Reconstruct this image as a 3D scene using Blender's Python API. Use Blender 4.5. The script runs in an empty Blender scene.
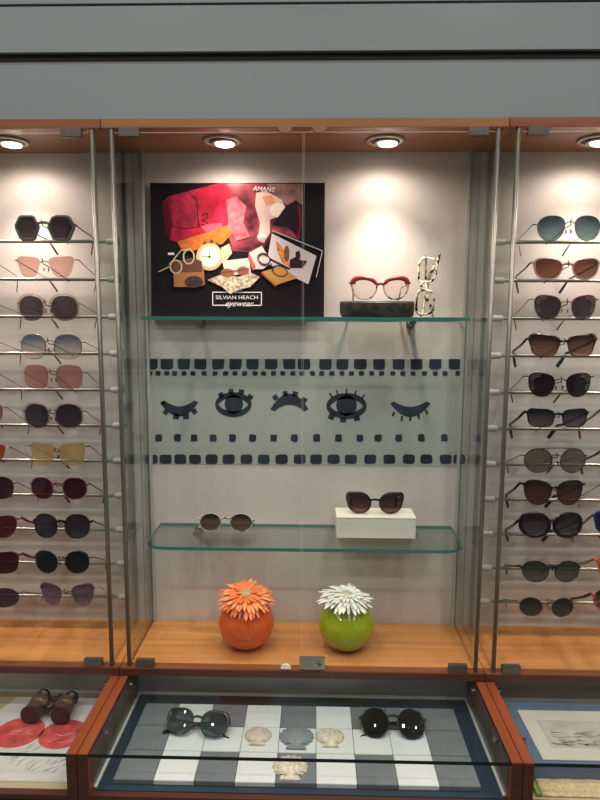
import bpy, bmesh, math, random
from mathutils import Vector, Matrix, Quaternion
PI = math.pi
C = bpy.context.scene.collection
sc = bpy.context.scene
rnd = random.Random(7)

# ------------------------------------------------------------------ camera
CAM = Vector((.0245, 0, 1.55)); FPX = 616.14
_p, _y, _r = math.radians(7.2806), math.radians(-1.3247), math.radians(.2229)
FW = Vector((math.sin(_y)*math.cos(_p), math.cos(_y)*math.cos(_p), -math.sin(_p)))
_R = Vector((math.cos(_y), -math.sin(_y), 0)); _U = _R.cross(FW)
RT = _R*math.cos(_r) + _U*math.sin(_r); UP = _U*math.cos(_r) - _R*math.sin(_r)
cam = bpy.data.cameras.new('camera'); cam.sensor_fit = 'VERTICAL'; cam.sensor_height = 24
cam.lens = FPX/800*24; cam.clip_start = .02
co = bpy.data.objects.new('camera', cam); C.objects.link(co)
M = Matrix((RT, UP, -FW)).transposed().to_4x4(); M.translation = CAM
co.matrix_world = M; sc.camera = co
def ray(x, y): return RT*((x-300)/FPX) - UP*((y-400)/FPX) + FW
def atY(x, y, Y): d = ray(x, y); return CAM + d*(Y/d.y)      # measured point on an upright plane
def atZ(x, y, Z): d = ray(x, y); return CAM + d*((Z-CAM.z)/d.z)  # measured point on a level plane

# ------------------------------------------------------------------ materials
def lin(c):
    return tuple((v/255/12.92 if v/255 <= .04045 else ((v/255+.055)/1.055)**2.4) for v in c) + (1,)
def newmat(name):
    m = bpy.data.materials.new(name); m.use_nodes = True
    nt = m.node_tree; nt.nodes.clear()
    o = nt.nodes.new('ShaderNodeOutputMaterial'); return m, nt, o
_cache = {}
def mat(name, c, rough=.5, metal=0, spec=.5, noise=0, nscale=20, bump=0, coat=0, sss=0):
    if name in _cache: return _cache[name]
    m, nt, o = newmat(name); b = nt.nodes.new('ShaderNodeBsdfPrincipled')
    b.inputs['Base Color'].default_value = lin(c); b.inputs['Roughness'].default_value = rough
    b.inputs['Metallic'].default_value = metal; b.inputs['Specular IOR Level'].default_value = spec
    b.inputs['Coat Weight'].default_value = coat
    nt.links.new(b.outputs[0], o.inputs[0])
    if noise or bump:
        tc = nt.nodes.new('ShaderNodeTexCoord'); n = nt.nodes.new('ShaderNodeTexNoise')
        n.inputs['Scale'].default_value = nscale; n.inputs['Detail'].default_value = 4
        nt.links.new(tc.outputs['Object'], n.inputs['Vector'])
        if noise:
            r = nt.nodes.new('ShaderNodeValToRGB')
            r.color_ramp.elements[0].position = .3; r.color_ramp.elements[1].position = .7
            r.color_ramp.elements[0].color = lin([max(0, v*(1-noise)) for v in c])
            r.color_ramp.elements[1].color = lin([min(255, v*(1+noise)) for v in c])
            nt.links.new(n.outputs['Fac'], r.inputs[0]); nt.links.new(r.outputs[0], b.inputs['Base Color'])
        if bump:
            bp = nt.nodes.new('ShaderNodeBump'); bp.inputs['Strength'].default_value = bump
            bp.inputs['Distance'].default_value = .002
            nt.links.new(n.outputs['Fac'], bp.inputs['Height']); nt.links.new(bp.outputs[0], b.inputs['Normal'])
    _cache[name] = m; return m
def wood(name, c1, c2, rough=.35, axis='X', scale=1.0):
    if name in _cache: return _cache[name]
    m, nt, o = newmat(name); b = nt.nodes.new('ShaderNodeBsdfPrincipled'); b.inputs['Roughness'].default_value = rough
    tc = nt.nodes.new('ShaderNodeTexCoord'); mp = nt.nodes.new('ShaderNodeMapping')
    s = {'X': (1.2, 26, 40), 'Y': (40, 1.2, 40), 'Z': (40, 40, 1.2)}[axis]
    mp.inputs['Scale'].default_value = tuple(v*scale for v in s)
    n = nt.nodes.new('ShaderNodeTexNoise'); n.inputs['Scale'].default_value = 1.6; n.inputs['Detail'].default_value = 6
    n.inputs['Distortion'].default_value = .35
    r = nt.nodes.new('ShaderNodeValToRGB'); r.color_ramp.elements[0].position = .3; r.color_ramp.elements[1].position = .72
    r.color_ramp.elements[0].color = lin(c1); r.color_ramp.elements[1].color = lin(c2)
    L = nt.links.new
    L(tc.outputs['Object'], mp.inputs[0]); L(mp.outputs[0], n.inputs['Vector']); L(n.outputs['Fac'], r.inputs[0])
    L(r.outputs[0], b.inputs['Base Color']); L(b.outputs[0], o.inputs[0])
    _cache[name] = m; return m
def schlick(nt, f0=.04):
    """mirror share of a clear surface: 4 percent head on, rising towards grazing view, the same from both sides"""
    lw = nt.nodes.new('ShaderNodeLayerWeight'); p = nt.nodes.new('ShaderNodeMath'); p.operation = 'POWER'; p.inputs[1].default_value = 5
    a = nt.nodes.new('ShaderNodeMath'); a.operation = 'MULTIPLY_ADD'; a.inputs[1].default_value = 1-f0; a.inputs[2].default_value = f0
    nt.links.new(lw.outputs['Facing'], p.inputs[0]); nt.links.new(p.outputs[0], a.inputs[0]); return a
def glass(name, tint, gloss=1.0, rough=.0, ior=1.5):
    """clear sheet: tinted see-through body with a mirror coat that grows towards grazing view"""
    if name in _cache: return _cache[name]
    m, nt, o = newmat(name); t = nt.nodes.new('ShaderNodeBsdfTransparent'); g = nt.nodes.new('ShaderNodeBsdfGlossy')
    f = schlick(nt); mx = nt.nodes.new('ShaderNodeMixShader'); mu = nt.nodes.new('ShaderNodeMath')
    mu.operation = 'MULTIPLY'; mu.inputs[1].default_value = gloss
    t.inputs[0].default_value = lin(tint); g.inputs['Roughness'].default_value = rough
    L = nt.links.new
    L(f.outputs[0], mu.inputs[0]); L(mu.outputs[0], mx.inputs[0]); L(t.outputs[0], mx.inputs[1]); L(g.outputs[0], mx.inputs[2]); L(mx.outputs[0], o.inputs[0])
    _cache[name] = m; return m
_ln = [0]
def lens_mat(top, bot, h=.05, body=.35, mirror=1.0):
    """tinted lens, the tint runs from the top colour to the bottom colour of the lens itself"""
    _ln[0] += 1
    m, nt, o = newmat('tinted_lens_%d' % _ln[0])
    tc = nt.nodes.new('ShaderNodeTexCoord'); sx = nt.nodes.new('ShaderNodeSeparateXYZ'); mr = nt.nodes.new('ShaderNodeMapRange')
    mr.inputs['From Min'].default_value = -h/2; mr.inputs['From Max'].default_value = h/2
    r = nt.nodes.new('ShaderNodeValToRGB'); r.color_ramp.elements[0].color = lin(bot); r.color_ramp.elements[1].color = lin(top)
    r.color_ramp.elements[0].position = .1; r.color_ramp.elements[1].position = .85
    t = nt.nodes.new('ShaderNodeBsdfTransparent'); d = nt.nodes.new('ShaderNodeBsdfDiffuse'); g = nt.nodes.new('ShaderNodeBsdfGlossy')
    g.inputs['Roughness'].default_value = .03
    f = schlick(nt); mu = nt.nodes.new('ShaderNodeMath'); mu.operation = 'MULTIPLY'
    mu.inputs[1].default_value = mirror
    m1 = nt.nodes.new('ShaderNodeMixShader'); m2 = nt.nodes.new('ShaderNodeMixShader'); m1.inputs[0].default_value = body*.55
    L = nt.links.new
    L(tc.outputs['Object'], sx.inputs[0]); L(sx.outputs['Z'], mr.inputs['Value']); L(mr.outputs[0], r.inputs[0])
    L(r.outputs[0], t.inputs[0]); L(r.outputs[0], d.inputs[0]); L(t.outputs[0], m1.inputs[1]); L(d.outputs[0], m1.inputs[2])
    L(f.outputs[0], mu.inputs[0]); L(mu.outputs[0], m2.inputs[0]); L(m1.outputs[0], m2.inputs[1]); L(g.outputs[0], m2.inputs[2]); L(m2.outputs[0], o.inputs[0])
    return m
def emis(name, c, s):
    m, nt, o = newmat(name); e = nt.nodes.new('ShaderNodeEmission'); e.inputs[0].default_value = lin(c); e.inputs[1].default_value = s
    nt.links.new(e.outputs[0], o.inputs[0]); return m
def speckle(name, c1, c2, scale=90, thr=.5, rough=.25):
    if name in _cache: return _cache[name]
    m, nt, o = newmat(name); b = nt.nodes.new('ShaderNodeBsdfPrincipled'); b.inputs['Roughness'].default_value = rough
    tc = nt.nodes.new('ShaderNodeTexCoord'); n = nt.nodes.new('ShaderNodeTexNoise'); n.inputs['Scale'].default_value = scale
    r = nt.nodes.new('ShaderNodeValToRGB'); r.color_ramp.elements[0].position = thr-.04; r.color_ramp.elements[1].position = thr+.04
    r.color_ramp.elements[0].color = lin(c1); r.color_ramp.elements[1].color = lin(c2)
    L = nt.links.new
    L(tc.outputs['Object'], n.inputs['Vector']); L(n.outputs['Fac'], r.inputs[0]); L(r.outputs[0], b.inputs['Base Color']); L(b.outputs[0], o.inputs[0])
    _cache[name] = m; return m

W_TOP = wood('cherry_wood_top', (142, 90, 52), (166, 110, 66))
W_FLOOR = wood('cherry_wood_board', (186, 116, 60), (218, 146, 82), .3)
W_EDGE = wood('cherry_wood_edge', (112, 62, 40), (134, 78, 50), .4)
W_FASC = wood('dark_cherry_fascia', (128, 72, 44), (150, 88, 54))
W_ARM = wood('cherry_wood_side', (120, 55, 28), (146, 71, 38), .38, 'Y')
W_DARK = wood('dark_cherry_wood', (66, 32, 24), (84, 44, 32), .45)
M_PANEL = mat('cream_back_panel', (210, 198, 191), .55, noise=.02, nscale=3)
M_SOFFIT = mat('grey_painted_panel', (125, 133, 133), .55, noise=.015, nscale=1.5)
M_GROOVE = mat('dark_groove', (38, 38, 36), .7)
M_CHROME = mat('brushed_steel', (175, 172, 165), .32, 1)
M_POLE = mat('satin_nickel_pole', (140, 132, 122), .4, .8)
M_CLAMP = mat('dull_steel_clamp', (104, 96, 88), .45, .6)
M_PANE = glass('clear_side_glass', (249, 252, 250), .8)
M_DOOR = glass('clear_door_glass', (252, 254, 253), .7)
M_SHELF = glass('clear_shelf_glass', (246, 251, 249), .8)
M_GEDGE = mat('teal_glass_edge', (52, 128, 116), .15, 0, .8)
M_GEDGED = mat('dark_glass_edge', (14, 30, 28), .15)
M_EDGELINE = mat('pale_glass_edge', (190, 178, 168), .3)
M_BLACK = mat('gloss_black', (14, 13, 14), .18)
M_CLEARP = mat('frosted_plastic', (172, 172, 164), .3)
M_WHITE = mat('white_paint', (225, 222, 215), .5)

# ------------------------------------------------------------------ mesh tools
class MB:
    def __init__(s): s.bm = bmesh.new(); s.mi = 0; s.sm = True
    def face(s, vs, smooth=None):
        try:
            f = s.bm.faces.new(vs); f.material_index = s.mi; f.smooth = s.sm if smooth is None else smooth; return f
        except ValueError: return None
    def box(s, x0, x1, y0, y1, z0, z1, bev=0):
        v = [s.bm.verts.new((x, y, z)) for x in (x0, x1) for y in (y0, y1) for z in (z0, z1)]
        fs = [s.face([v[i] for i in q], False) for q in ((0,1,3,2),(4,6,7,5),(0,4,5,1),(2,3,7,6),(0,2,6,4),(1,5,7,3))]
        if bev:
            es = {e for f in fs for e in f.edges}
            bmesh.ops.bevel(s.bm, geom=list(es), offset=bev, segments=2, affect='EDGES', material=-1)
        return s
    def ring(s, pts): return [s.bm.verts.new(p) for p in pts]
    def loft(s, rings, caps=True, closed=False):
        R = [s.ring(r) for r in rings]; n = len(R[0])
        for a, b in zip(R, R[1:] + ([R[0]] if closed else [])):
            for i in range(n): s.face([a[i], a[(i+1) % n], b[(i+1) % n], b[i]])
        if caps and not closed: s.face(R[0][::-1], False); s.face(R[-1], False)
        return s
    def tube(s, pts, r, n=8, closed=False, rh=None, up=None):
        pts = [Vector(p) for p in pts]; N = len(pts); rings = []; prev = None
        for i, p in enumerate(pts):
            if closed: t = pts[(i+1) % N] - pts[i-1]
            else: t = pts[min(i+1, N-1)] - pts[max(i-1, 0)]
            t.normalize()
            if prev is None or up is not None:
                u = Vector(up) if up is not None else (Vector((0, 0, 1)) if abs(t.z) < .9 else Vector((0, 1, 0)))
                u = (u - t*u.dot(t)).normalized()
            else: u = (prev - t*prev.dot(t)).normalized()
            prev = u; w = t.cross(u)
            ri = r[i] if isinstance(r, (list, tuple)) else r
            hi = (rh[i] if isinstance(rh, (list, tuple)) else rh) if rh is not None else ri
            rings.append([p + w*(ri*math.cos(2*PI*k/n)) + u*(hi*math.sin(2*PI*k/n)) for k in range(n)])
        return s.loft(rings, True, closed)
    def lathe(s, prof, c=(0, 0, 0), n=32, axis='z'):
        rings = []
        for r, h in prof:
            a = []
            for k in range(n):
                x, y = r*math.cos(2*PI*k/n), r*math.sin(2*PI*k/n)
                a.append(Vector(c) + (Vector((x, y, h)) if axis == 'z' else Vector((x, -h, y)) if axis == 'y' else Vector((h, x, y))))
            rings.append(a)
        return s.loft(rings, True)
    def prism(s, poly, y0, y1):
        """poly of (x,z), solid between depths y0 and y1"""
        a = s.ring([(x, y0, z) for x, z in poly]); b = s.ring([(x, y1, z) for x, z in poly]); n = len(poly)
        s.face(a, False); s.face(b[::-1], False)
        for i in range(n): s.face([a[i], b[i], b[(i+1) % n], a[(i+1) % n]], False)
        return s
    def slab(s, poly, z0, z1):
        a = s.ring([(x, y, z0) for x, y in poly]); b = s.ring([(x, y, z1) for x, y in poly]); n = len(poly)
        s.face(a[::-1], False); s.face(b, False)
        mi = s.mi
        if getattr(s, 'edge', None) is not None: s.mi = s.edge
        for i in range(n): s.face([a[i], a[(i+1) % n], b[(i+1) % n], b[i]], False)
        s.mi = mi
        return s
    def build(s, name, mats, parent=None, world=False):
        bmesh.ops.recalc_face_normals(s.bm, faces=s.bm.faces)
        me = bpy.data.meshes.new(name); 
        if world and parent is not None:
            bmesh.ops.translate(s.bm, verts=s.bm.verts, vec=-wloc(parent))
        s.bm.to_mesh(me); s.bm.free()
        for m in (mats if isinstance(mats, (list, tuple)) else [mats]): me.materials.append(m)
        o = bpy.data.objects.new(name, me); C.objects.link(o)
        if parent is not None: o.parent = parent
        return o
def wloc(o):
    v = Vector(o.location)
    while o.parent is not None: o = o.parent; v += Vector(o.location)
    return v
def tag(o, label=None, cat=None, group=None, kind=None):
    if label: o['label'] = label
    if cat: o['category'] = cat
    if group: o['group'] = group
    if kind: o['kind'] = kind
    return o
def thing(name, label, cat, loc, group=None, rot=None):
    o = bpy.data.objects.new(name, None); C.objects.link(o); o.empty_display_size = .02
    o.location = loc
    if rot: o.rotation_euler = rot
    return tag(o, label, cat, group)
def recentre(o, c):
    """put a single-mesh object's origin at c"""
    o.data.transform(Matrix.Translation(-Vector(c))); o.location = Vector(c); return o
def text_mesh(name, body, size, m, parent, loc, rotz=0, shear=0, sx=1, sy=1):
    cu = bpy.data.curves.new(name, 'FONT'); cu.body = body; cu.size = size; cu.align_x = 'CENTER'; cu.align_y = 'CENTER'; cu.shear = shear
    cu.extrude = .0002
    t = bpy.data.objects.new(name + '_tmp', cu); C.objects.link(t)
    bpy.context.view_layer.update()
    me = bpy.data.meshes.new_from_object(t.evaluated_get(bpy.context.evaluated_depsgraph_get()))
    bpy.data.objects.remove(t)
    me.transform(Matrix.Translation(Vector(loc)) @ Matrix.Rotation(rotz, 4, 'Y') @ Matrix.Rotation(PI/2, 4, 'X') @ Matrix.Diagonal((sx, sy, 1, 1)))
    me.materials.clear(); me.materials.append(m)
    o = bpy.data.objects.new(name, me); C.objects.link(o); o.parent = parent; return o

# ------------------------------------------------------------------ setting
YF, YB = 1.275, 1.487
ZF, ZC = .788, 1.938            # inside bottom and top of the wall cases
ZT = .767                       # top of the counter cases
MB().box(-3, 3, -3, 1.62, -.02, 0).build('floor', mat('grey_floor', (120, 112, 104), .5, noise=.05, nscale=6))['kind'] = 'structure'
MB().box(-3, 3, 1.5, 1.62, 0, 2.9).build('wall_back', mat('wall_paint', (150, 150, 146), .7))['kind'] = 'structure'
MB().box(-3, 3, -3, 1.62, 2.9, 2.95).build('ceiling', mat('ceiling_paint', (205, 203, 198), .8))['kind'] = 'structure'
MB().box(-3, 3, -3.1, -3, 0, 2.9).build('wall_front', mat('shop_wall', (120, 118, 116), .8))['kind'] = 'structure'
for nm, z0, z1, y0, m in (('trim_1', 1.9478, 2.0515, 1.279, M_SOFFIT), ('trim_2', 2.074, 2.158, 1.279, M_SOFFIT),
                          ('trim_3', 2.0525, 2.074, 1.289, M_GROOVE), ('trim_4', 2.158, 2.163, 1.288, M_GROOVE), ('trim_5', 2.163, 2.9, 1.279, M_SOFFIT)):
    MB().box(-3, 3, y0, 1.5, z0, z1).build(nm, m)['kind'] = 'structure'
MB().box(-3, 3, 1.281, 1.289, 2.0525, 2.0560).build('trim_6', mat('groove_lip', (104, 104, 100), .6))['kind'] = 'structure'

# ------------------------------------------------------------------ wall cases
PITCH = .8074
bays = {'left': (-1.5*PITCH, -.5*PITCH), 'centre': (-.5*PITCH, .5*PITCH), 'right': (.5*PITCH, 1.5*PITCH)}
caselab = {'left': 'cherry wood and glass wall case at left, holding the rods with hexagonal and pink sunglasses',
           'centre': 'middle cherry wood and glass wall case holding the poster, glass shelves and two round vases',
           'right': 'cherry wood and glass wall case at right, holding the rods with teal and tortoiseshell sunglasses'}
for bay, (x0, x1) in bays.items():
    cx = (x0+x1)/2; g = .0008
    T = thing('wall_display_case', caselab[bay], 'display case', (cx, (YF+YB)/2, .768), 'glass fronted wall cases side by side')
    MB().box(x0+g, x1-g, 1.289, 1.4995, ZC, 1.9474).build('top_board', W_TOP, T, True)
    MB().box(x0+g, x1-g, YF, 1.289, 1.9297, 1.9476, .0008).build('fascia', W_TOP if bay == 'centre' else W_FASC, T, True)
    MB().box(x0+g, x1-g, 1.291, 1.4995, .768, ZF).build('base_board', W_FLOOR, T, True)
    MB().box(x0+g, x1-g, YF-.003, 1.2902, .768, ZF-.0025, .001).build('base_edge', W_EDGE, T, True)
    MB().box(x0+g, x1-g, YF-.0042, YF-.0031, .7682, ZF-.0040).build('dark_lip_strip', W_DARK, T, True)  # thin strip over the lip's front face, coloured darker than the lip
    MB().box(x0+g, x1-g, YB, 1.4995, ZF, ZC).build('back_panel', M_PANEL, T, True)
    for s, xe in ((1, x0), (-1, x1)):
        xp = xe + s*.0197
        p = MB(); p.mi = 0; p.box(xp-.003, xp+.003, 1.288, YB-.0005, ZF, ZC-.0002)
        p.mi = 1
        p.box(xp-.0032, xp+.0032, 1.2865, 1.2880, ZF, ZC-.0002)
        p.build('side_pane', [M_PANE, M_GEDGE], T, True)
        MB().tube([(xp, 1.2805, ZF-.0025), (xp, 1.2805, ZC)], .0045, 12).build('pole', M_POLE, T, True)
        MB().box(xp+s*.004, xp+s*.010, YB-.012, YB-.0006, ZF, ZC).build('corner_strip', mat('clear_channel', (176, 176, 168), .3), T, True)
    # two glass doors
    zb, zt = .794, 1.921
    for s in (-1, 1):
        xa, xb = (x0+.027, cx-.0015) if s < 0 else (cx+.0015, x1-.027)
        d = MB(); d.mi = 0; d.box(xa, xb, 1.2765, 1.2805, zb, zt)
        d.mi = 1; d.box(xa, xb, 1.2764, 1.2806, zt, zt+.0008); 
        xm = xb if s < 0 else xa
        d.box(xm-.0002, xm+.0002, 1.2764, 1.2806, zb, zt)
        D = d.build('glass_door', [M_DOOR, M_EDGELINE], T, True)
        xh = x0+.036 if s < 0 else x1-.036-.044
        for z0, z1 in ((1.913, 1.9305), (ZF-.002, .8035)):
            h = MB().box(xh, xh+.041, 1.2725, 1.2845, z0, z1, .0012)
            h.build('hinge_clamp', M_CLAMP, D, True)
    if bay == 'centre':
        xk0, xk1 = atY(299.5, 656, 1.27).x, atY(325, 656, 1.27).x
        c = MB().box(xk0, xk1, 1.2690, 1.2765, .7895, .8185, .0015); L = c.build('lock', M_CHROME, T, True)
        MB().lathe([(.0045, 0), (.0045, .003), (.0025, .003), (.0025, .0015)], (xk1-.012, 1.269, .804), 16, 'y').build('keyhole', mat('brass_core', (150, 130, 90), .3, 1), L, True)
        k = MB().prism([(-.034+.0115*math.cos(a*PI/12), .7890+.0105*math.sin(a*PI/12)) for a in range(13)], 1.2715, 1.2762); k.build('door_bumper', mat('white_plastic', (225, 225, 215), .3), T, True)
    for dx in (-.036, .032):
        b = MB()
        b.prism([(cx+dx+.014*math.cos(a*PI/12), 1.9312-.011*math.sin(a*PI/12)) for a in range(13)], 1.276, 1.2745)
        b.build('door_catch', mat('clear_catch', (150, 110, 86), .25), T, True)

# downlights
lamps = [(-.645, 'leftmost small chrome downlight cut by the left edge of the picture', 'left'), (-.1784, 'chrome downlight above the red bag poster', 'centre'),
         (.1733, 'chrome downlight above the red cat eye glasses, right of the door catches', 'centre'), (.6259, 'rightmost chrome downlight above the teal sunglasses, cut by the picture edge', 'right'), (-.985, None, 'left'), (.985, None, 'right')]
M_BULB = emis('lamp_glow', (255, 244, 226), 14)
LY = 1.3885
for i, (x, lab, bay) in enumerate(lamps):
    if lab:
        T = thing('downlight', lab, 'light', (x, LY, ZC), 'recessed downlights in the wall cases')
        r = MB(); r.loft([[Vector((R*math.cos(2*PI*k/40), R*math.sin(2*PI*k/40), z)) for k in range(40)] for R, z in ((.042, -.0002), (.0425, -.003), (.038, -.0055), (.031, -.004), (.0305, -.0008), (.042, -.0002))], False)
        r.build('trim_ring', mat('satin_ring', (178, 166, 150), .35, .7), T)
        MB().lathe([(.0300, -.0008), (.0300, -.0018)], n=40).build('reflector', mat('lamp_well', (70, 50, 40), .3, .6), T)
        g = MB(); g.lathe([(.0255, -.0019), (.0265, -.006), (.022, -.0085), (.020, -.004)], (.003, .002, 0), 32)
        g.build('gimbal', M_CHROME, T)
        b = MB(); b.lathe([(.021, -.0060), (.0195, -.0105), (.012, -.0128), (.0015, -.0135)], (.006, .001, 0), 32)
        b.build('bulb', M_BULB, T)
    l = bpy.data.lights.new('spot_lamp', 'SPOT'); l.energy = 10.5; l.color = (1, .85, .75); l.spot_size = math.radians(84); l.spot_blend = 1; l.shadow_soft_size = .016
    o = bpy.data.objects.new('spot_lamp', l); C.objects.link(o); o.location = (x+.004, LY, ZC-.018)
    o.rotation_euler = (math.radians(4), 0, 0)
    l = bpy.data.lights.new('spot_spill', 'SPOT'); l.energy = 2.3; l.color = (1, .85, .75); l.spot_size = math.radians(172); l.spot_blend = .6; l.shadow_soft_size = .016
    o = bpy.data.objects.new('spot_spill', l); C.objects.link(o); o.location = (x+.004, LY, ZC-.018)

# ------------------------------------------------------------------ eyewear
def outline(kind, w, h, n=44, **k):
    """lens outline with +x the outer side"""
    if kind == 'hex':
        P = [(.5, .08), (.30, .5), (-.28, .5), (-.5, .06), (-.30, -.5), (.28, -.5)]
        out = []
        for i in range(6):
            a, b = Vector(P[i]), Vector(P[(i+1) % 6])
            for j in range(7): out.append(a.lerp(b, (j+.5)/7))
        return [(p.x*w, p.y*h) for p in out]
    e = {'round': 2, 'soft': 2.4, 'square': 3.2, 'way': 3.4, 'cat': 2.5, 'pilot': 2.3, 'wing': 4}[kind]
    lift = k.get('lift', {'cat': .14, 'wing': .10, 'way': .05}.get(kind, 0))
    taper = k.get('taper', {'way': .14, 'square': .08, 'cat': .27, 'pilot': .26, 'wing': .42, 'soft': .06}.get(kind, 0))
    out = []
    for i in range(n):
        a = 2*PI*i/n; c, s_ = math.cos(a), math.sin(a)
        x = math.copysign(abs(c)**(2/e), c)*.5; y = math.copysign(abs(s_)**(2/e), s_)*.5
        x2 = x*(1 - taper*max(0, (.5-y))**1.3)
        if kind in ('pilot',): x2 -= .06*max(0, y)  
        t = (x+.5); y += lift*t*t*(1 if y > 0 else .25*t) - lift*.35*(1 if y > 0 else 0)
        out.append((x2*w, y*h))
    return out
def offset(poly, f):
    """move an outline outwards by f(angle)"""
    n = len(poly); out = []
    for i in range(n):
        a, b, c = Vector(poly[i-1]), Vector(poly[i]), Vector(poly[(i+1) % n])
        t = (c-a).normalized(); nn = Vector((t.y, -t.x))
        ang = math.atan2(b.y, b.x); d = f(ang) if callable(f) else f
        out.append((b.x+nn.x*d, b.y+nn.y*d))
    return out
def bend(x): return 1.7*x*x
def eyewear(name, label, loc, w, h, sep, shape='round', style='wire', fc=None, lens=((60, 50, 50), (60, 50, 50)), body=.4,
            t=(.0030, .0022), corner=0, temple=None, tip=None, group=None, rot=None, rest='rod', rodz=-.02, shapekw={}, double=False,
            brow=None, dots=False, halo=0, tlen=.13, cat='sunglasses', mirror=1.0, rw=.0009, tw=None, splay=.010, parts_temple=True, bridge_z=.18, depth=.004):
    """style: wire (thin metal), acetate (thick plastic), rimless.  sep = distance between lens centres"""
    fm = fc or mat('gold_wire', (150, 118, 90), .3, .9)
    T = thing(name, label, cat, loc, group, rot)
    base = outline(shape, w, h, **shapekw)
    F = MB(); thick = style == 'acetate'
    def fy(x, y0=0): return bend(x)+y0
    inn = {}
    for s in (-1, 1):
        poly = [(s*(x)+s*sep/2, z) for x, z in base]
        if s < 0: poly = poly[::-1]
        lp = poly
        if thick:
            def th(a, s=s):
                aa = a if s > 0 else PI - a
                v = t[1] + (t[0]-t[1])*max(0, math.sin(aa))
                if corner: v += corner*math.exp(-((math.atan2(math.sin(aa-.65), math.cos(aa-.65)))/.38)**2)
                return v
            ctr = [(x-s*sep/2, z) for x, z in poly]
            off = offset(ctr, th); outp = [(x+s*sep/2, z) for x, z in off]
            rings = []
            A, B = poly, outp; hd = depth/2
            rings = [[(x, fy(x, -hd*.8), z) for x, z in A], [(x*.5+X*.5, fy(X, -hd*1.15), z*.5+Z*.5) for (x, z), (X, Z) in zip(A, B)],
                     [(x, fy(x, -hd*.5), z) for x, z in B], [(x, fy(x, hd*.7), z) for x, z in B], [(x, fy(x, hd), z) for x, z in A]]
            F.loft([list(map(Vector, r)) for r in rings], False, True)
        elif style == 'wire':
            F.tube([(x, fy(x), z) for x, z in poly], rw, 6, True)
        if halo:
            hp = [((x-s*sep/2)*(1+halo)+s*sep/2, z*(1+halo*.8)+halo*.01) for x, z in poly]
            F.tube([(x, fy(x, -.0008), z) for x, z in hp], .0007, 6, True)
        # lens
        q = MB(); n = len(lp); cxl = s*sep/2
        r0 = q.ring([(x, fy(x, -.0004), z) for x, z in lp]); 
        r1 = q.ring([((x-cxl)*.55+cxl, fy((x-cxl)*.55+cxl, -.0012), z*.55) for x, z in lp])
        cc = q.bm.verts.new((cxl, fy(cxl, -.0016), 0))
        for i in range(n):
            q.face([r0[i], r0[(i+1) % n], r1[(i+1) % n], r1[i]]); q.face([r1[i], r1[(i+1) % n], cc])
        if s < 0: LM = lens_mat(lens[0], lens[1], h, body, mirror)
        q.build('lens', LM, T)
    gap = sep - w
    zb = h*bridge_z
    # bridge
    xs = gap/2 + (.003 if thick else .002)
    bp = [(-xs, fy(xs), zb), (-xs*.5, fy(0, -.001), zb+.003), (0, fy(0, -.0015), zb+.004), (xs*.5, fy(0, -.001), zb+.003), (xs, fy(xs), zb)]
    if style == 'acetate': F.tube(bp, .0018, 8, rh=.0028, up=(0, 0, 1))
    else: F.tube(bp, .0011, 6)
    if double: 
        x2 = sep/2; F.tube([(-x2+.003, fy(x2), h*.5-.0003), (-x2*.4, fy(x2*.4), h*.53), (x2*.4, fy(x2*.4), h*.53), (x2-.003, fy(x2), h*.5-.0003)], .0011, 6)
    # end pieces
    xe = sep/2 + w/2; zh = h*.18
    if shape in ('cat', 'wing', 'way'): zh = h*.34
    xo = xe + (.0045 if not thick else .004)
    F0 = F
    for s in (-1, 1):
        if style == 'rimless': F = MB()
        F.tube([(s*(xe-.002), fy(xe), zh), (s*xo, fy(xe, .002), zh), (s*(xo+.0005), fy(xe, .008), zh)], .0013 if not thick else .0022, 6, rh=None if not thick else .003, up=(0, 0, 1) if thick else None)
        if not thick:
            if style == 'rimless': F.build('hinge_piece', fm, T); F = MB()
            F.tube([(s*(gap/2-.0005), fy(0, .001), -h*.06), (s*(gap/2-.003), .006, -h*.10)], .0006, 5)
            F.tube([(s*(gap/2-.003), .006, -h*.04), (s*(gap/2-.0022), .0065, -h*.2)], .0016, 6)
        if style == 'rimless': F.build('nose_pad', fm, T); F = F0
    if dots:
        for s in (-1, 1):
            for i, (x, z) in enumerate(base):
                a = math.atan2(z, x)
                if -.5 < a < 1.5:
                    for kx in (.86, .70):
                        c = Vector((s*(x*kx)+s*sep/2, 0, z*kx)); c.y = fy(c.x, -.002)
                        F.mi = 1; F.lathe([(.0001, -.0006), (.0009, 0), (.0001, .0006)], c, 6, 'y'); F.mi = 0
    fo = F.build('frame', [fm, mat('pale_stud', (200, 180, 160), .3, .5)], T)
    if brow:
        B = MB()
        for s in (-1, 1):
            top = [(x, z) for x, z in base if z > h*.18]
            top.sort()
            B.tube([(s*(x)+s*sep/2, fy(x+sep/2, -.0015), z+.001+max(0, x/w)*.004) for x, z in top], [.0014+.0016*max(0, x/w+.3) for x, z in top], 6)
        B.build('brow_bar', brow, T)
    # temples
    tm = temple or fm; hr = (tw or (.0009 if not thick else .0022))
    hy = fy(xe, .008)
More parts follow.
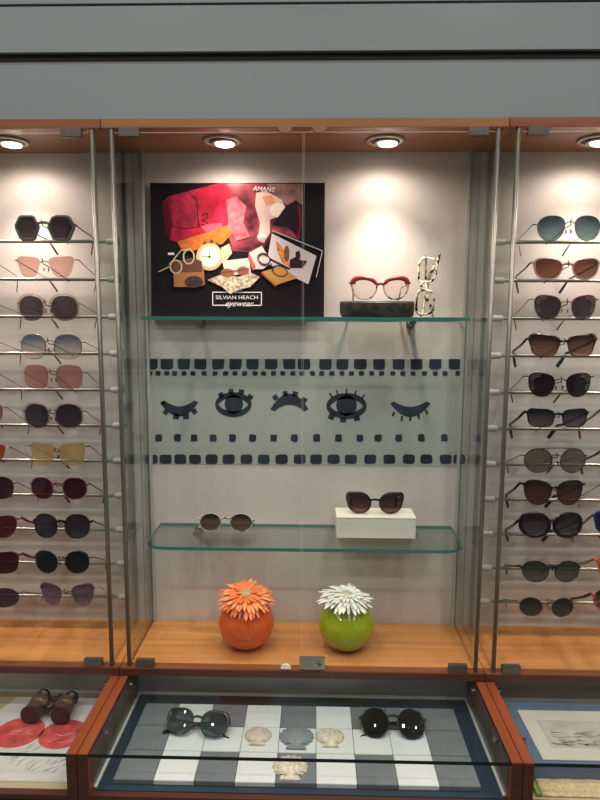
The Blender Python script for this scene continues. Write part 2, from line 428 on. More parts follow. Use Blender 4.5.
    for s in (-1, 1):
        q = MB(); X = s*(xo+.0005)
        if rest == 'rod':
            Yr = .13; cl_ = .0055 + (hr*(1.9 if thick else 1.3)) + (.0006 if thick else 0); p = [(X, hy, zh), (X-s*splay*.3, Yr*.45, zh*.6+(rodz+.007)*.4), (X-s*.006, Yr-.002, rodz+cl_), (X-s*.011, Yr+.0110, rodz+cl_-.004), (X-s*.018, Yr+.022, rodz-.013), (X-s*.024, Yr+.030, rodz-.027)]
            k = 4
        elif rest == 'flat':     # standing on temples and lower rims
            zt = -h/2-.002; p = [(X, hy, zh), (X-s*splay*.4, tlen*.5, zh*.7), (X-s*splay, tlen*.74, zh*.45), (X-s*splay*1.1, tlen*.88, zh*.1+zt*.6), (X-s*splay*1.15, tlen, zt+.0025)]; k = 3
        elif rest == 'fold':     # folded behind the lenses
            yy = .013 if s > 0 else .019
            p = [(X, hy, zh), (X-s*.006, yy, zh-.001), (X-s*.05, yy+.002, zh-.004), (X-s*.092, yy+.002, zh-.010), (X-s*.118, yy, -h*.34), (X-s*.139, yy-.003, -h*.50)]; k = 3
        r1 = [hr]*len(p); h1 = [hr*(1.0 if not thick else 1.5)]*len(p)
        q.tube(p[:k+1], r1[:k+1], 6, rh=h1[:k+1])
        to = q.build('temple', tm, T)
        q = MB(); q.tube(p[k-1+0:] if k == len(p)-1 else p[k-1:], [hr*1.1, hr*1.5, hr*1.4, hr*1.2][:len(p)-k+1], 6, rh=[hr*1.15, hr*1.9+.0006, hr*1.9+.0006, hr*1.3][:len(p)-k+1])
        q.build('temple_tip', tip or tm, to)
    return T

GOLD = mat('rose_gold_wire', (150, 110, 88), .3, .9); DK = mat('dark_gunmetal', (62, 52, 48), .35, .7)
SILV = mat('pale_silver_wire', (170, 160, 148), .3, .9)
BROWNTIP = mat('brown_tip', (92, 48, 38), .3); TORT = speckle('tortoiseshell', (38, 22, 18), (122, 66, 40), 70, .56)
TORTD = speckle('dark_tortoiseshell', (24, 16, 15), (70, 38, 26), 70, .6); PINKCLR = mat('clear_pink_acetate', (196, 158, 146), .2)
HEXF = mat('smoky_acetate', (92, 84, 80), .25); WINE = mat('wine_clear_acetate', (130, 66, 74), .25); CRYST = mat('milky_lilac_acetate', (160, 128, 130), .25)
YG, YR = 1.310, 1.440
zl = [1.7301-.0858*i for i in range(11)]; zr = [1.7296-.0856*i for i in range(11)]
ordn = ['top', 'second', 'third', 'fourth', 'fifth', 'sixth', 'seventh', 'eighth', 'ninth', 'tenth', 'lowest']
# px extents measured: left lens x0,x1 ; right lens x0,x1 ; top, bottom
GL = [
 # left case
 ('L', 0, (12.5,40,47.5,74.5,215.5,240.5), dict(shape='hex', style='acetate', fc=HEXF, t=(.0062,.0056), lens=((54,40,48),(66,52,58)), body=.6, temple=DK, tip=BROWNTIP, tw=.0010), 'hexagonal smoky sunglasses with dark purple lenses'),
 ('L', 1, (15,41,48,75,256.5,277), dict(shape='wing', style='rimless', fc=GOLD, lens=((222,176,164),(234,196,182)), body=.3, tip=BROWNTIP), 'rimless pale pink cat eye sunglasses with wide tapered lenses'),
 ('L', 2, (18,43,51,77,296,320), dict(shape='soft', style='wire', halo=.12, fc=GOLD, lens=((96,82,84),(112,98,98)), body=.5), 'grey brown lens sunglasses inside a thin square gold outline'),
 ('L', 3, (19,46,54,81,334.5,359), dict(shape='soft', style='wire', fc=GOLD, lens=((110,118,140),(236,224,214)), body=.35), 'sunglasses with smoky blue lenses fading to clear and thin gold rims'),
 ('L', 4, (23,48,55,83,365,389), dict(shape='square', style='rimless', fc=GOLD, lens=((200,142,138),(214,160,154)), body=.35), 'rimless dusty pink square sunglasses'),
 ('L', 5, (24,48,55,82,404,428), dict(shape='soft', style='wire', halo=.10, fc=GOLD, lens=((62,50,56),(86,70,74)), body=.55), 'dark grey sunglasses with a raised gold outer rim'),
 ('L', 6, (29,55,58,86,443,466), dict(shape='wing', style='rimless', fc=DK, lens=((216,180,122),(230,200,150)), body=.5, shapekw=dict(taper=.25)), 'rimless amber yellow sunglasses'),
 ('L', 7, (30,53,62,87,477,500), dict(shape='soft', style='acetate', fc=WINE, t=(.0022,.0022), lens=((66,24,38),(92,46,58)), body=.5, temple=DK, tip=M_BLACK, tw=.0010), 'burgundy sunglasses with translucent wine red rims'),
 ('L', 8, (33,57,64,90,514,539), dict(shape='soft', style='acetate', fc=M_BLACK, t=(.0018,.0010), lens=((62,52,60),(86,76,84)), body=.5, temple=DK, tip=BROWNTIP, tw=.0010), 'large soft square grey sunglasses with fine black rims'),
 ('L', 9, (35,57,65,89,551,574), dict(shape='round', style='wire', fc=DK, lens=((28,24,34),(38,34,46)), body=.6, brow=mat('steel_brow', (70, 64, 70), .3, .8), tip=M_BLACK), 'round black lens sunglasses with grey cat eye brow bars'),
 ('L', 10, (40,62,70,95,584,607), dict(shape='cat', style='wire', fc=CRYST, lens=((120,96,120),(176,152,158)), body=.4, brow=mat('mauve_brow', (110, 80, 88), .3, .5), tip=BROWNTIP), 'lilac gradient cat eye sunglasses with mauve brow bars'),
 # right case
 ('R', 0, (537.5,566,573.5,602,216,240.5), dict(shape='pilot', style='wire', fc=DK, lens=((58,72,84),(118,148,150)), body=.45, temple=SILV, tip=SILV), 'teal gradient rounded sunglasses with thin dark rims'),
 ('R', 1, (534,564,571,601,258,280), dict(shape='cat', style='acetate', fc=PINKCLR, t=(.0030,.0026), corner=.002, lens=((96,62,50),(136,94,76)), body=.5, temple=TORT, tip=TORTD, tw=.0014), 'clear pink cat eye sunglasses with brown lenses and dark corners'),
 ('R', 2, (534.5,562,570,598,295,320), dict(shape='cat', style='wire', fc=GOLD, lens=((74,58,66),(98,80,86)), body=.55, dots=True), 'grey mauve cat eye sunglasses with pale studs in the corners'),
 ('R', 3, (530,561,566,597,335,357), dict(shape='wing', style='acetate', fc=TORT, t=(.0038,.0020), corner=.003, lens=((70,48,40),(150,116,98)), body=.4, temple=TORT, tip=mat('teal_tip', (40, 62, 66), .3), shapekw=dict(lift=.12, taper=.26)), 'tortoiseshell butterfly sunglasses with brown gradient lenses'),
 ('R', 4, (528.5,556,565,592,373,397), dict(shape='cat', style='wire', fc=DK, lens=((38,28,32),(56,44,48)), body=.6, dots=True), 'black cat eye sunglasses with rows of studs at the corners'),
 ('R', 5, (527,556,562,588,409,428), dict(shape='way', style='acetate', fc=M_BLACK, t=(.0036,.0018), corner=.002, lens=((52,48,52),(120,112,112)), body=.4, temple=M_BLACK, tip=M_BLACK), 'black square shouldered sunglasses with grey gradient lenses'),
 ('R', 6, (525,552.5,561,586,448.5,473), dict(shape='round', style='wire', fc=DK, rw=.0012, lens=((128,108,96),(150,130,118)), body=.5, double=True, tip=DK, mirror=1.5), 'round double bridge sunglasses with mirrored bronze lenses'),
 ('R', 7, (522,554.5,556.5,583,480,506), dict(shape='cat', style='acetate', fc=TORTD, t=(.0026,.0012), lens=((72,46,40),(120,84,70)), body=.5, temple=TORTD, tip=M_BLACK), 'large dark tortoiseshell sunglasses with warm brown lenses'),
 ('R', 8, (519,552,553.7,582.5,512,539), dict(shape='round', style='acetate', fc=M_BLACK, t=(.0085,.0080), corner=.003, lens=((52,44,50),(120,104,106)), body=.4, temple=M_BLACK, tip=M_BLACK), 'chunky round black sunglasses with thick rims'),
 ('R', 9, (523,549,554.6,580,561,583), dict(shape='round', style='acetate', fc=M_BLACK, t=(.0022,.0014), corner=.0022, lens=((66,84,62),(140,136,130)), body=.4, temple=M_BLACK, tip=M_BLACK, tw=.0014), 'slim round black sunglasses with green to grey lenses'),
 ('R', 10, (520,543,552,573,597.5,617.5), dict(shape='round', style='wire', fc=GOLD, lens=((52,46,42),(104,94,86)), body=.55, rw=.0008), 'small round sunglasses with dark charcoal lenses on the lowest right rod'),
]
GL2 = [ # second column, cut by the picture's edges: bay, row, centre x, centre y, w, h, spec
 ('L', 1, -41, 267, 26, 21, dict(shape='cat', style='wire', fc=GOLD, lens=((150,110,110),(190,150,150))), 'thin gold temple of sunglasses at left edge on second rod'),
 ('L', 2, -37, 308, 26, 24, dict(shape='soft', style='wire', fc=GOLD, lens=((110,90,96),(130,110,112))), 'thin gold temple of sunglasses at left edge on third rod'),
 ('L', 3, -37, 346, 26, 24, dict(shape='soft', style='wire', fc=GOLD, lens=((110,110,130),(200,190,190))), 'thin gold temple of sunglasses at left edge on fourth rod'),
 ('L', 4, -36, 378, 26, 23, dict(shape='square', style='rimless', fc=GOLD, lens=((180,120,120),(200,140,140))), 'pale temple tip of sunglasses at left edge on fifth rod'),
 ('L', 5, -28, 412, 26, 23, dict(shape='soft', style='wire', fc=GOLD, lens=((170,110,110),(186,130,130))), 'rosy lens sunglasses cut by left edge on sixth rod'),
 ('L', 6, -26, 455, 28, 20, dict(shape='wing', style='rimless', fc=GOLD, lens=((186,84,50),(200,98,60))), 'orange lens sunglasses cut by left edge on seventh rod'),
 ('L', 7, -18, 488, 27, 23, dict(shape='soft', style='wire', fc=DK, lens=((70,40,58),(86,54,70))), 'plum lens sunglasses cut by left edge on eighth rod'),
 ('L', 8, -15, 527, 28, 23, dict(shape='cat', style='acetate', fc=WINE, t=(.0015,.001), temple=BROWNTIP, lens=((96,38,44),(110,50,54))), 'dark red lens sunglasses cut by left edge on ninth rod'),
 ('L', 9, -15, 563, 29, 22, dict(shape='way', style='acetate', fc=BROWNTIP, t=(.002,.001), temple=BROWNTIP, lens=((70,20,26),(84,28,34))), 'deep maroon square sunglasses cut by left edge on tenth rod'),
 ('L', 10, -14, 598, 28, 20, dict(shape='round', style='wire', fc=DK, lens=((86,56,84),(104,74,100))), 'purple round lens sunglasses cut by left edge on lowest rod'),
 ('R', 5, 635, 418, 26, 21, dict(shape='way', style='acetate', fc=TORT, t=(.003,.002), temple=SILV, tip=mat('amber_tip', (176, 92, 56), .3), lens=((90,60,50),(120,90,80))), 'pale temple with amber tip at right edge on sixth rod'),
 ('R', 6, 637, 459, 26, 21, dict(shape='cat', style='acetate', fc=mat('olive_acetate', (70, 84, 60), .3), t=(.003,.002), temple=mat('olive_acetate', (70, 84, 60), .3), lens=((90,80,60),(120,110,80))), 'olive green temple at right edge on seventh rod'),
 ('R', 7, 634, 494, 26, 21, dict(shape='cat', style='wire', fc=GOLD, lens=((90,80,60),(120,110,80))), 'thin gold temple at right edge on eighth rod'),
 ('R', 8, 628, 524, 27, 20, dict(shape='way', style='acetate', fc=mat('navy_acetate', (26, 36, 92), .3), t=(.006,.003), corner=.003, temple=SILV, lens=((40,44,80),(60,64,100))), 'navy blue framed sunglasses cut by right edge on ninth rod'),
 ('R', 9, 629, 569, 26, 21, dict(shape='cat', style='acetate', fc=mat('orange_acetate', (226, 92, 44), .3), t=(.004,.003), corner=.003, temple=SILV, tip=mat('orange_acetate', (226, 92, 44), .3), lens=((60,70,50),(90,90,70))), 'orange framed sunglasses cut by right edge on tenth rod'),
 ('R', 10, 626, 601, 26, 22, dict(shape='round', style='acetate', fc=mat('red_acetate', (190, 40, 34), .3), t=(.003,.003), brow=M_BLACK, temple=DK, lens=((60,30,30),(150,120,110))), 'red rimmed sunglasses with black brow cut by right edge on lowest rod'),
]
hooks = {'L': {i: [] for i in range(11)}, 'R': {i: [] for i in range(11)}}
mid = {}
for bay, i, (a0, a1, b0, b1, t_, b_), kw, lab in GL:
    rod = (zl if bay == 'L' else zr)[i]
    cpx = ((a0+a1)/2+(b0+b1)/2)/2; cpy = (t_+b_)/2
    P = atY(cpx, cpy, YG); dep = (P-CAM).dot(FW); s = dep/FPX
    w = ((a1-a0)+(b1-b0))/2*s; h = (b_-t_)*s*1.0; sep = ((b0+b1)/2-(a0+a1)/2)*s
    if kw['style'] == 'acetate': w -= kw['t'][0]+kw['t'][1]-.0006; h -= kw['t'][0]+kw['t'][1]-.0006
    case = 'left wall case' if bay == 'L' else 'right wall case'
    label = lab if 'rod' in lab else lab + ', ' + ordn[i] + ' rod, ' + case.split()[0] + ' case'
    eyewear('sunglasses', label, P, w, h, sep, rodz=rod-P.z, group='sunglasses on the rods of the ' + case, rot=(0, 0, math.radians(rnd.uniform(-1.2, 1.2))), **kw)
    hooks[bay][i].append((P.x, P.z+h*.18)); mid[(bay, i)] = P
for bay, i, cpx, cpy, w, h, kw, lab in GL2:
    rod = (zl if bay == 'L' else zr)[i]
    P = atY(cpx, cpy, YG); s = (P-CAM).dot(FW)/FPX; P.z = mid[(bay, i)].z if abs(P.z-mid[(bay, i)].z) > .02 else P.z
    kw.setdefault('body', .5)
    eyewear('sunglasses', lab, P, w*s, h*s, (w+7)*s, rodz=rod-P.z, group='sunglasses on the rods of the %s wall case' % ('left' if bay == 'L' else 'right'), **kw)
    hooks[bay][i].append((P.x, P.z+h*s*.18))
M_ROD = mat('steel_rod', (168, 160, 150), .33, .9)
for bay in 'LR':
    x0, x1 = bays['left' if bay == 'L' else 'right']; x0 += .0235; x1 -= .0235
    for i in range(11):
        z = (zl if bay == 'L' else zr)[i]
        T = thing('display_rod', '%s horizontal steel rod with wire hooks in the %s wall case' % (ordn[i], 'left' if bay == 'L' else 'right'), 'rod', ((x0+x1)/2, YR, z), 'steel rods of the %s wall case' % ('left' if bay == 'L' else 'right'))
        MB().tube([(x0+.026, YR, z), (x1-.026, YR, z)], .0040, 10).build('bar', M_ROD, T, True)
        for xe, s in ((x0, 1), (x1, -1)):
            MB().lathe([(.0105, 0), (.0105, .004*s), (.0078, .007*s), (.0075, .027*s), (.0055, .029*s)], (xe, YR, z), 18, 'x').build('end_cap', M_CLEARP, T, True)
        for hx, hz in hooks[bay][i]:
            q = MB(); q.tube([(hx, YR-.0052, z-.0035), (hx, YG+.012, hz-.0044), (hx, YG-.0040, hz-.0034), (hx-.001, YG-.0070, hz+.0015), (hx-.0015, YG-.0075, hz+.0095)], .0011, 6); q.tube([(hx, YR-.0052, z-.0035), (hx, YR-.0050, z-.0065)], .0017, 6)
            q.build('wire_hook', DK, T, True)

# ------------------------------------------------------------------ centre case: shelves
def rshelf(x0, x1, y0, y1, r):
    p = [(x1, y1), (x0, y1)]
    for k in range(9): a = PI + k*PI/16; p.append((x0+r+r*math.cos(a), y0+r*.9+r*.9*math.sin(a)))
    for k in range(9): a = 1.5*PI + k*PI/16; p.append((x1-r+r*math.cos(a), y0+r*.9+r*.9*math.sin(a)))
    return p
def shelf(label, z, x0, x1, y0, bx):
    T = thing('glass_shelf', label, 'shelf', (0, 1.48, z-.008), 'glass shelves of the middle case')
    s = MB(); s.edge = 1; s.slab(rshelf(x0, x1, y0, 1.4862, .05), z-.0075, z); s.build('shelf_pane', [M_SHELF, M_GEDGE], T, True)
    for x in bx:
        b = MB(); b.tube([(x, 1.4868, z-.016), (x, 1.445, z-.0145)], .0055, 14); b.lathe([(.010, 0), (.010, .004)], (x, 1.4866, z-.016), 18, 'y'); 
        b.box(x-.008, x+.008, 1.442, 1.452, z-.016, z-.0078, .001); b.build('shelf_bracket', M_CHROME, T, True)
Z1, Z2 = 1.5595, 1.047
shelf('upper glass shelf edge-on at eye level, under the poster and red glasses', Z1, -.364, .365, 1.335, (-.246, .252))
shelf('lower glass shelf with rounded corners carrying the white box', Z2, -.358, .366, 1.3215, (-.262, .268))

# ------------------------------------------------------------------ poster
PX0, PZ0 = -.3600, Z1+.0004
PW, PH = .4060, .3085
T = thing('poster', 'dark glossy eyewear poster with a red handbag and clock, standing on upper shelf', 'poster', (PX0, 1.4545, PZ0), rot=(math.radians(-4), 0, 0))
MB().box(0, PW, 0, .004, 0, PH).build('board', mat('poster_dark', (30, 24, 29), .22), T)
def U(x, y): return ((x-149)/176*PW, (315.5-y)/132.5*PH)
_lay = [0]
def pic(name, polys, c, rough=.2, noise=0, nscale=60):
    _lay[0] += 1; d = -.00012*_lay[0]
    b = MB()
    for p in polys: b.prism([U(*q) for q in p], d-.0001, .0005)
    return b.build(name, mat('print_%s_%d' % (name, _lay[0]), c, rough, noise=noise, nscale=nscale), T)
def ell(cx, cy, rx, ry, n=24, rot=0): 
    return [(cx+rx*math.cos(2*PI*k/n)*math.cos(rot)-ry*math.sin(2*PI*k/n)*math.sin(rot), cy+rx*math.cos(2*PI*k/n)*math.sin(rot)+ry*math.sin(2*PI*k/n)*math.cos(rot)) for k in range(n)]
def seg(pts, w):
    out = []
    for (x0, y0), (x1, y1) in zip(pts, pts[1:]):
        L = math.hypot(x1-x0, y1-y0) or 1; nx, ny = -(y1-y0)/L*w/2, (x1-x0)/L*w/2
        out.append([(x0+nx, y0+ny), (x1+nx, y1+ny), (x1-nx, y1-ny), (x0-nx, y0-ny)])
    return out
def ringp(cx, cy, rx, ry, w, rot=0): e = ell(cx, cy, rx, ry, 18, rot); return seg(e+[e[0]], w)
pic('backdrop', [[(222,184),(262,184),(285,184),(300,186),(303,215),(300,238),(272,232),(262,252),(232,250),(226,225)]], (112, 48, 56), .2, .55, 28)
pic('dusky_backdrop', [[(266,184),(302,184),(303,204),(290,206),(276,198)]], (150, 110, 104), .2, .2, 40)
pic('handbag', [[(161,203),(168,196),(180,193),(200,188),(216,184),(224,183),(231,190),(232,212),(226,226),(206,232),(190,238),(174,241),(168,238),(164,226)]], (172, 34, 58), .2, .22, 25)
pic('handbag_flap', [[(168,198),(186,192),(197,190),(200,206),(200,226),(184,227),(172,226)]], (158, 44, 64), .2, .25, 50)
pic('handbag_seams', seg([(168,198),(172,226),(184,228),(200,226)], .8)+seg([(187,191),(196,200),(198,226)], .9)+seg([(163,203),(165,232),(168,236)], 1.6), (70, 18, 32))
pic('handbag_clasp', seg([(201,215),(207,213),(206,218),(201,220),(207,222),(206,225),(201,224)], 1.1), (60, 30, 36))
pic('handbag_strap', [[(200,226),(206,224),(222,222),(222,230),(206,232)]], (214, 80, 98))
pic('handbag_side', [[(161,203),(167,199),(171,226),(169,238),(164,228)]], (96, 18, 34))
pic('orange_book', [[(176,241),(206,232),(229,224),(231,234),(222,243),(196,249),(182,251)]], (190, 104, 46), .2, .15, 80)
pic('bright_swirl', [[(226,200),(236,196),(246,206),(243,222),(250,236),(236,240),(229,230)]], (188, 92, 100), .2, .25, 60)
pic('pale_figure', [[(256,193),(266,191),(282,200),(286,209),(279,216),(270,219),(270,232),(264,242),(258,240),(260,222),(255,206)]], (226, 188, 180))
pic('round_hat', [ell(278, 210, 8, 7)], (244, 226, 214))
pic('face', [[(262,196),(272,195),(276,203),(266,206)]], (214, 146, 110))
pic('dark_coat', [[(286,206),(296,200),(303,206),(303,232),(298,236),(288,226),(272,224),(278,217)]], (40, 28, 36))
pic('maroon_tie', seg([(299,206),(301,222),(297,240)], 2.4), (120, 26, 40))
pic('clock_rim', [ell(209, 256, 13.5, 13.5, 32)], (196, 172, 132))
pic('clock_face', [ell(209, 256, 10, 10, 32)], (243, 234, 204))
pic('clock_hands', seg([(201,256),(209,256)], .8)+seg([(209,248),(209,256)], .7)+[ell(209,256,1.3,1.3,10)], (60, 50, 44))
pic('clock_feet', [ell(204,242,2,1.5,10), ell(211,240,2,1.5,10), ell(217,243,2,1.5,10)], (90, 74, 60))
pic('clock_body', [[(221,247),(229,243),(232,252),(224,262),(221,262)]], (214, 178, 150))
pic('white_box', [[(222,260),(249,257),(251,272),(225,275)]], (212, 196, 186))
pic('open_white_box', [[(249,252),(262,245),(272,262),(263,268),(254,268)]], (206, 192, 186))
pic('box_side', [[(249,252),(256,266),(253,270),(248,258)]], (190, 90, 84))
pic('lace_doily', [[(207,279),(222,273),(238,276),(252,272),(260,276),(250,286),(240,288),(230,293),(222,286)]], (206, 172, 148), .2, .35, 160)
pic('printed_sunglasses', [ell(227,272,7,4.5,18), ell(243,270,6,4.5,18)]+seg([(220,272),(249,268)], 1.5), (150, 92, 74))
pic('brown_card', [[(172,269),(203,266),(204,284),(196,286),(173,286)]], (158, 106, 66))
pic('sepia_card', [[(170,262),(190,257),(201,260),(202,271),(172,272)]], (96, 66, 54))
pic('beaded_oval', [ell(193,281,9.5,6)], (50, 40, 40), .2, .9, 300)
pic('white_tag', [[(167,252),(173,252),(173,254.2),(167,254.2)]], (230, 230, 230))
pic('cream_spectacles', ringp(188,256,5.5,7,1.3)+ringp(175,266,5.8,6.5,1.3)+seg([(168,266),(157,271)], 1)+seg([(168,264),(180,250),(190,248)], 1), (196, 176, 138))
pic('card_outline', seg([(272,230),(323,250),(317,276)], .8), (190, 186, 190))
pic('white_card', [[(272,233),(317,255),(309,283),(286,272),(267,262)]], (206, 192, 194))
pic('orange_feather', [[(276,240),(282,246),(288,256),(290,266),(283,262),(278,252)]], (196, 116, 54), .2, .3, 150)
pic('brown_feather', [ell(287,253,2.8,8)], (122, 84, 56))
pic('dark_bird', [[(290,267),(290,259),(296,256),(296,251),(300,250),(301,255),(300,259),(308,260),(303,267)]], (58, 36, 42))
pic('yellow_book', [[(262,271),(281,265),(298,277),(276,284)]], (190, 138, 76))
pic('book_edge', [[(262,271),(276,284),(276,286),(261,272.5)]], (140, 84, 50))
pic('printed_spectacles', ringp(264,258,6.5,5,1, .5)+ringp(280,270,8,5,1, .3)+seg([(270,258),(290,268)], 1.8)+seg([(271,262),(274,270)], 1), (52, 42, 46))
M_TXT = mat('printed_white', (232, 228, 226), .25)
b = MB(); d = -.006
for p in seg([(212,291),(261.5,291),(261.5,304),(246,304)], .9)+seg([(229,304),(212,304),(212,290.6)], .9): b.prism([U(*q) for q in p], -.0003, .0003)
b.prism([U(*q) for q in [(232,289),(234,286),(236,289)]], -.0003, .0003); b.prism([U(*q) for q in [(238,289),(240,286),(242,289)]], -.0003, .0003)
b.build('printed_border', M_TXT, T)
x, z = U(236.6, 296.3); text_mesh('printed_brand_line', 'SILVIAN HEACH', .0125, M_TXT, T, (x, -.0005, z), sx=1.13)
x, z = U(238, 302.5); text_mesh('printed_script_line', 'eyewear', .019, M_TXT, T, (x, -.0005, z), shear=.5, sx=1.0)
x, z = U(264, 190); text_mesh('printed_headline', 'AMANT', .0145, M_TXT, T, (x, -.0056, z), rotz=.08, shear=.15)
x, z = U(261, 236); text_mesh('printed_small_word', 'AM', .013, M_TXT, T, (x, -.0056, z), sx=1)

# ------------------------------------------------------------------ frieze with eyes
T = thing('eye_frieze', 'pale paper frieze with dark blue printed eyes and square dots on back panel', 'frieze', (0, YB-.0006, 1.197))
MB().box(-.3825, .3825, YB-.0009, YB-.0001, 1.1985, 1.4605).build('paper_sheet', mat('frieze_paper', (172, 172, 165), .6), T, True)
M_INK = mat('navy_ink', (38, 46, 58), .55, noise=.25, nscale=25)
def fz(x, y):
    p = atY(x, y, YB-.001); return (p.x*.988-.0035, p.z)
def stamp(name, polys, label=None):
    b = MB()
    for p in polys: b.prism([fz(*q) for q in p], YB-.0014, YB-.0009)
    o = b.build(name, M_INK, T, True); return o
def blob(cx, cy, w, h, flat=0, j=.12):
    n = 14; out = []
    for k in range(n):
        a = 2*PI*k/n+.2; c, s = math.cos(a), math.sin(a)
        x = math.copysign(abs(c)**.45, c)*w/2*(1+rnd.uniform(-j, j)); y = math.copysign(abs(s)**.45, s)*h/2*(1+rnd.uniform(-j, j))
        if flat and y < 0: y = -h/2
        out.append((cx+x, cy+y))
    return out
A = [v/3.333+130 for v in (70,122,180,236,295,354,412,474,535,585)]+[v/3.333+300 for v in (90,148,208,271,337,398,461,527)]
B = [v/3.333+130 for v in (65,92,122,148,180,210,248,285,320,352,384,420,448,482,513,547,577)]+[v/3.333+300 for v in (47,78,112,147,178,212,246,280,318,352,386,424,461,494,537)]
Cc = [v/3.333+130 for v in (94,158,214,278,343,411,482,552)]+[v/3.333+300 for v in (61,135,206,268,338,414,491)]
Dd = [v/3.333+130 for v in (70,118,167,217,273,331,390,449,509,570)]+[v/3.333+300 for v in (59,118,176,241,306,372,431,496,542)]
stamp('row_of_blocks', [blob(x, 364.3, 12.5, 10.5, 1, .07) for x in A])
stamp('row_of_small_dots', [blob(x, 373.4, 5.2, 4.6) for x in B])
stamp('row_of_spaced_dots', [blob(x, 438, 7, 7.4) for x in Cc])
stamp('row_of_large_dots', [blob(x, 459.2, 12.2, 9.6, 0, .06) for x in Dd])
def cres(x0, x1, yend, sag_o, sag_i):
    n = 14; a = []; 
    for k in range(n+1): t = k/n; a.append((x0+(x1-x0)*t, yend+sag_o*4*t*(1-t)))
    for k in range(n, -1, -1): t = k/n; a.append((x0+4+(x1-x0-8)*t, yend-2.2*(1 if sag_o>0 else -1)+(sag_i*4*t*(1-t))))
    return a
def strips(poly):
    n = len(poly)//2; return [[poly[k], poly[k+1], poly[-k-2], poly[-k-1]] for k in range(n-1)]
def q4(cx, cy, w, h, a): 
    c, s = math.cos(a), math.sin(a); return [(cx+x*c-y*s, cy+x*s+y*c) for x, y in ((-w/2,-h/2),(w/2,-h/2),(w/2,h/2),(-w/2,h/2))]
stamp('closed_eye', strips(cres(160, 198.5, 402.5, 14, 6))+[q4(165.5,412,5,5,.6), q4(176,416.5,6,5,.1), q4(186,416.5,6,5,-.1), q4(194.5,411.5,5,5,-.6), q4(163,403.5,3,4,.2)])
def openeye(cx, cy, rx, ry):
    o = ell(cx, cy, rx, ry, 28); i = [(cx+rx*.80*math.cos(2*PI*k/28), cy+ry*.55*math.copysign(abs(math.sin(2*PI*k/28))**1.4, math.sin(2*PI*k/28))) for k in range(28)]
    return [[o[k], o[(k+1) % 28], i[(k+1) % 28], i[k]] for k in range(28)]
stamp('open_eye', openeye(234, 404.5, 18.5, 12.5)+[ell(234.5, 404, 9.3, 10)]+[q4(221.5,395,5,5,-.5), q4(231.5,391.5,5,5,-.1), q4(242,392,5.5,5,.2), q4(251,397,5.5,4.5,.6)])
stamp('closed_eye', strips(cres(271.5, 310, 409, -15.5, -6.5))+[q4(276.5,397.5,5,5,-.6), q4(286.5,393.5,5,5,-.15), q4(296.5,394,5.5,5,.2), q4(305.5,400,5.5,5,.6)])
stamp('open_eye', openeye(348.5, 406, 20.5, 13)+[ell(348.5, 405.5, 10.5, 10.5)]+[q4(333,395.5,1.6,6,-.6), q4(339,392.5,1.6,6,-.3), q4(348.5,391.5,1.6,6,0), q4(357.5,393,1.6,6,.3), q4(365,397,1.6,6,.6), q4(333,417,6,4.5,.4), q4(345,420,6,4.5,0), q4(359,418.5,6,4.5,-.3)])
stamp('closed_eye', strips(cres(392.5, 433.5, 403.5, 13.5, 5.5))+[q4(396,414,2.2,4.5,.3), q4(404.5,418.5,2,5,.1), q4(413,418.5,2,5,0), q4(421.5,416.5,2.2,5,-.2), q4(429.5,412,2.4,4.5,-.4)])

# ------------------------------------------------------------------ objects on the upper shelf
P = atY(377, 306, 1.405)
T = thing('oval_display_block', 'dark brown oval block with pale top under the red cat eye glasses', 'display block', (P.x, 1.405, Z1+.0002))
def ovalp(rx, ry, n=48): return [(rx*math.copysign(abs(math.cos(2*PI*k/n))**.95, math.cos(2*PI*k/n)), ry*math.copysign(abs(math.sin(2*PI*k/n))**.95, math.sin(2*PI*k/n))) for k in range(n)]
MB().loft([[Vector((x, y, z)) for x, y in ovalp(.084*k, .046*k)] for k, z in ((.92, 0), (.975, .004), (.995, .012), (1, .030), (.985, .033))]).build('block', speckle('dark_grained_case', (38, 30, 28), (66, 54, 48), 60, .5, .45), T)
MB().loft([[Vector((x, y, z)) for x, y in ovalp(.083*k, .045*k)] for k, z in ((1, .0331), (1, .0352), (.98, .0358))]).build('pale_top', mat('pale_rim', (150, 138, 128), .3), T)
ZB1 = Z1+.0362
RED = mat('raspberry_acetate', (152, 52, 58), .2)
P = atY(379.5, 286, 1.395)
hh = .047; 
M_CLR2 = speckle('clear_black_flecked_acetate', (44, 32, 32), (206, 180, 172), 60, .47)
E = eyewear('spectacles', 'clear and raspberry red cat eye spectacles standing on the dark oval block', (P.x, 1.378, ZB1+hh/2+.0025), .056, hh-.004, .069, shape='cat', style='acetate', fc=M_CLR2, t=(.003, .0030), corner=.002,
        lens=((240, 236, 232), (244, 240, 236)), body=.05, temple=M_CLR2, tip=M_CLR2, rest='flat', tlen=.10, cat='glasses', brow=RED, splay=.012, tw=.0016)
for ch in E.children:
    if ch.name.startswith('brow_bar'): ch['label'] = 'thick raspberry red upper rims'; ch.scale = (1, 1.0, 1)
# thick red brows
b = MB()
base = outline('cat', .056, hh-.004)
for s in (-1, 1):
    top = sorted([(x, z) for x, z in base if z > hh*.16])
    b.tube([(s*x+s*.0345, bend(x+.0345)-.0020, z+.0015) for x, z in top], [.0022]*len(top), 8, rh=[.0042+.0040*max(0, x/.053) for x, z in top], up=(0, 0, 1))
b.tube([(-.007, -.002, .009), (0, -.0022, .0105), (.007, -.002, .009)], .002, 8, rh=.003, up=(0, 0, 1))
b.build('upper_rim', RED, E)
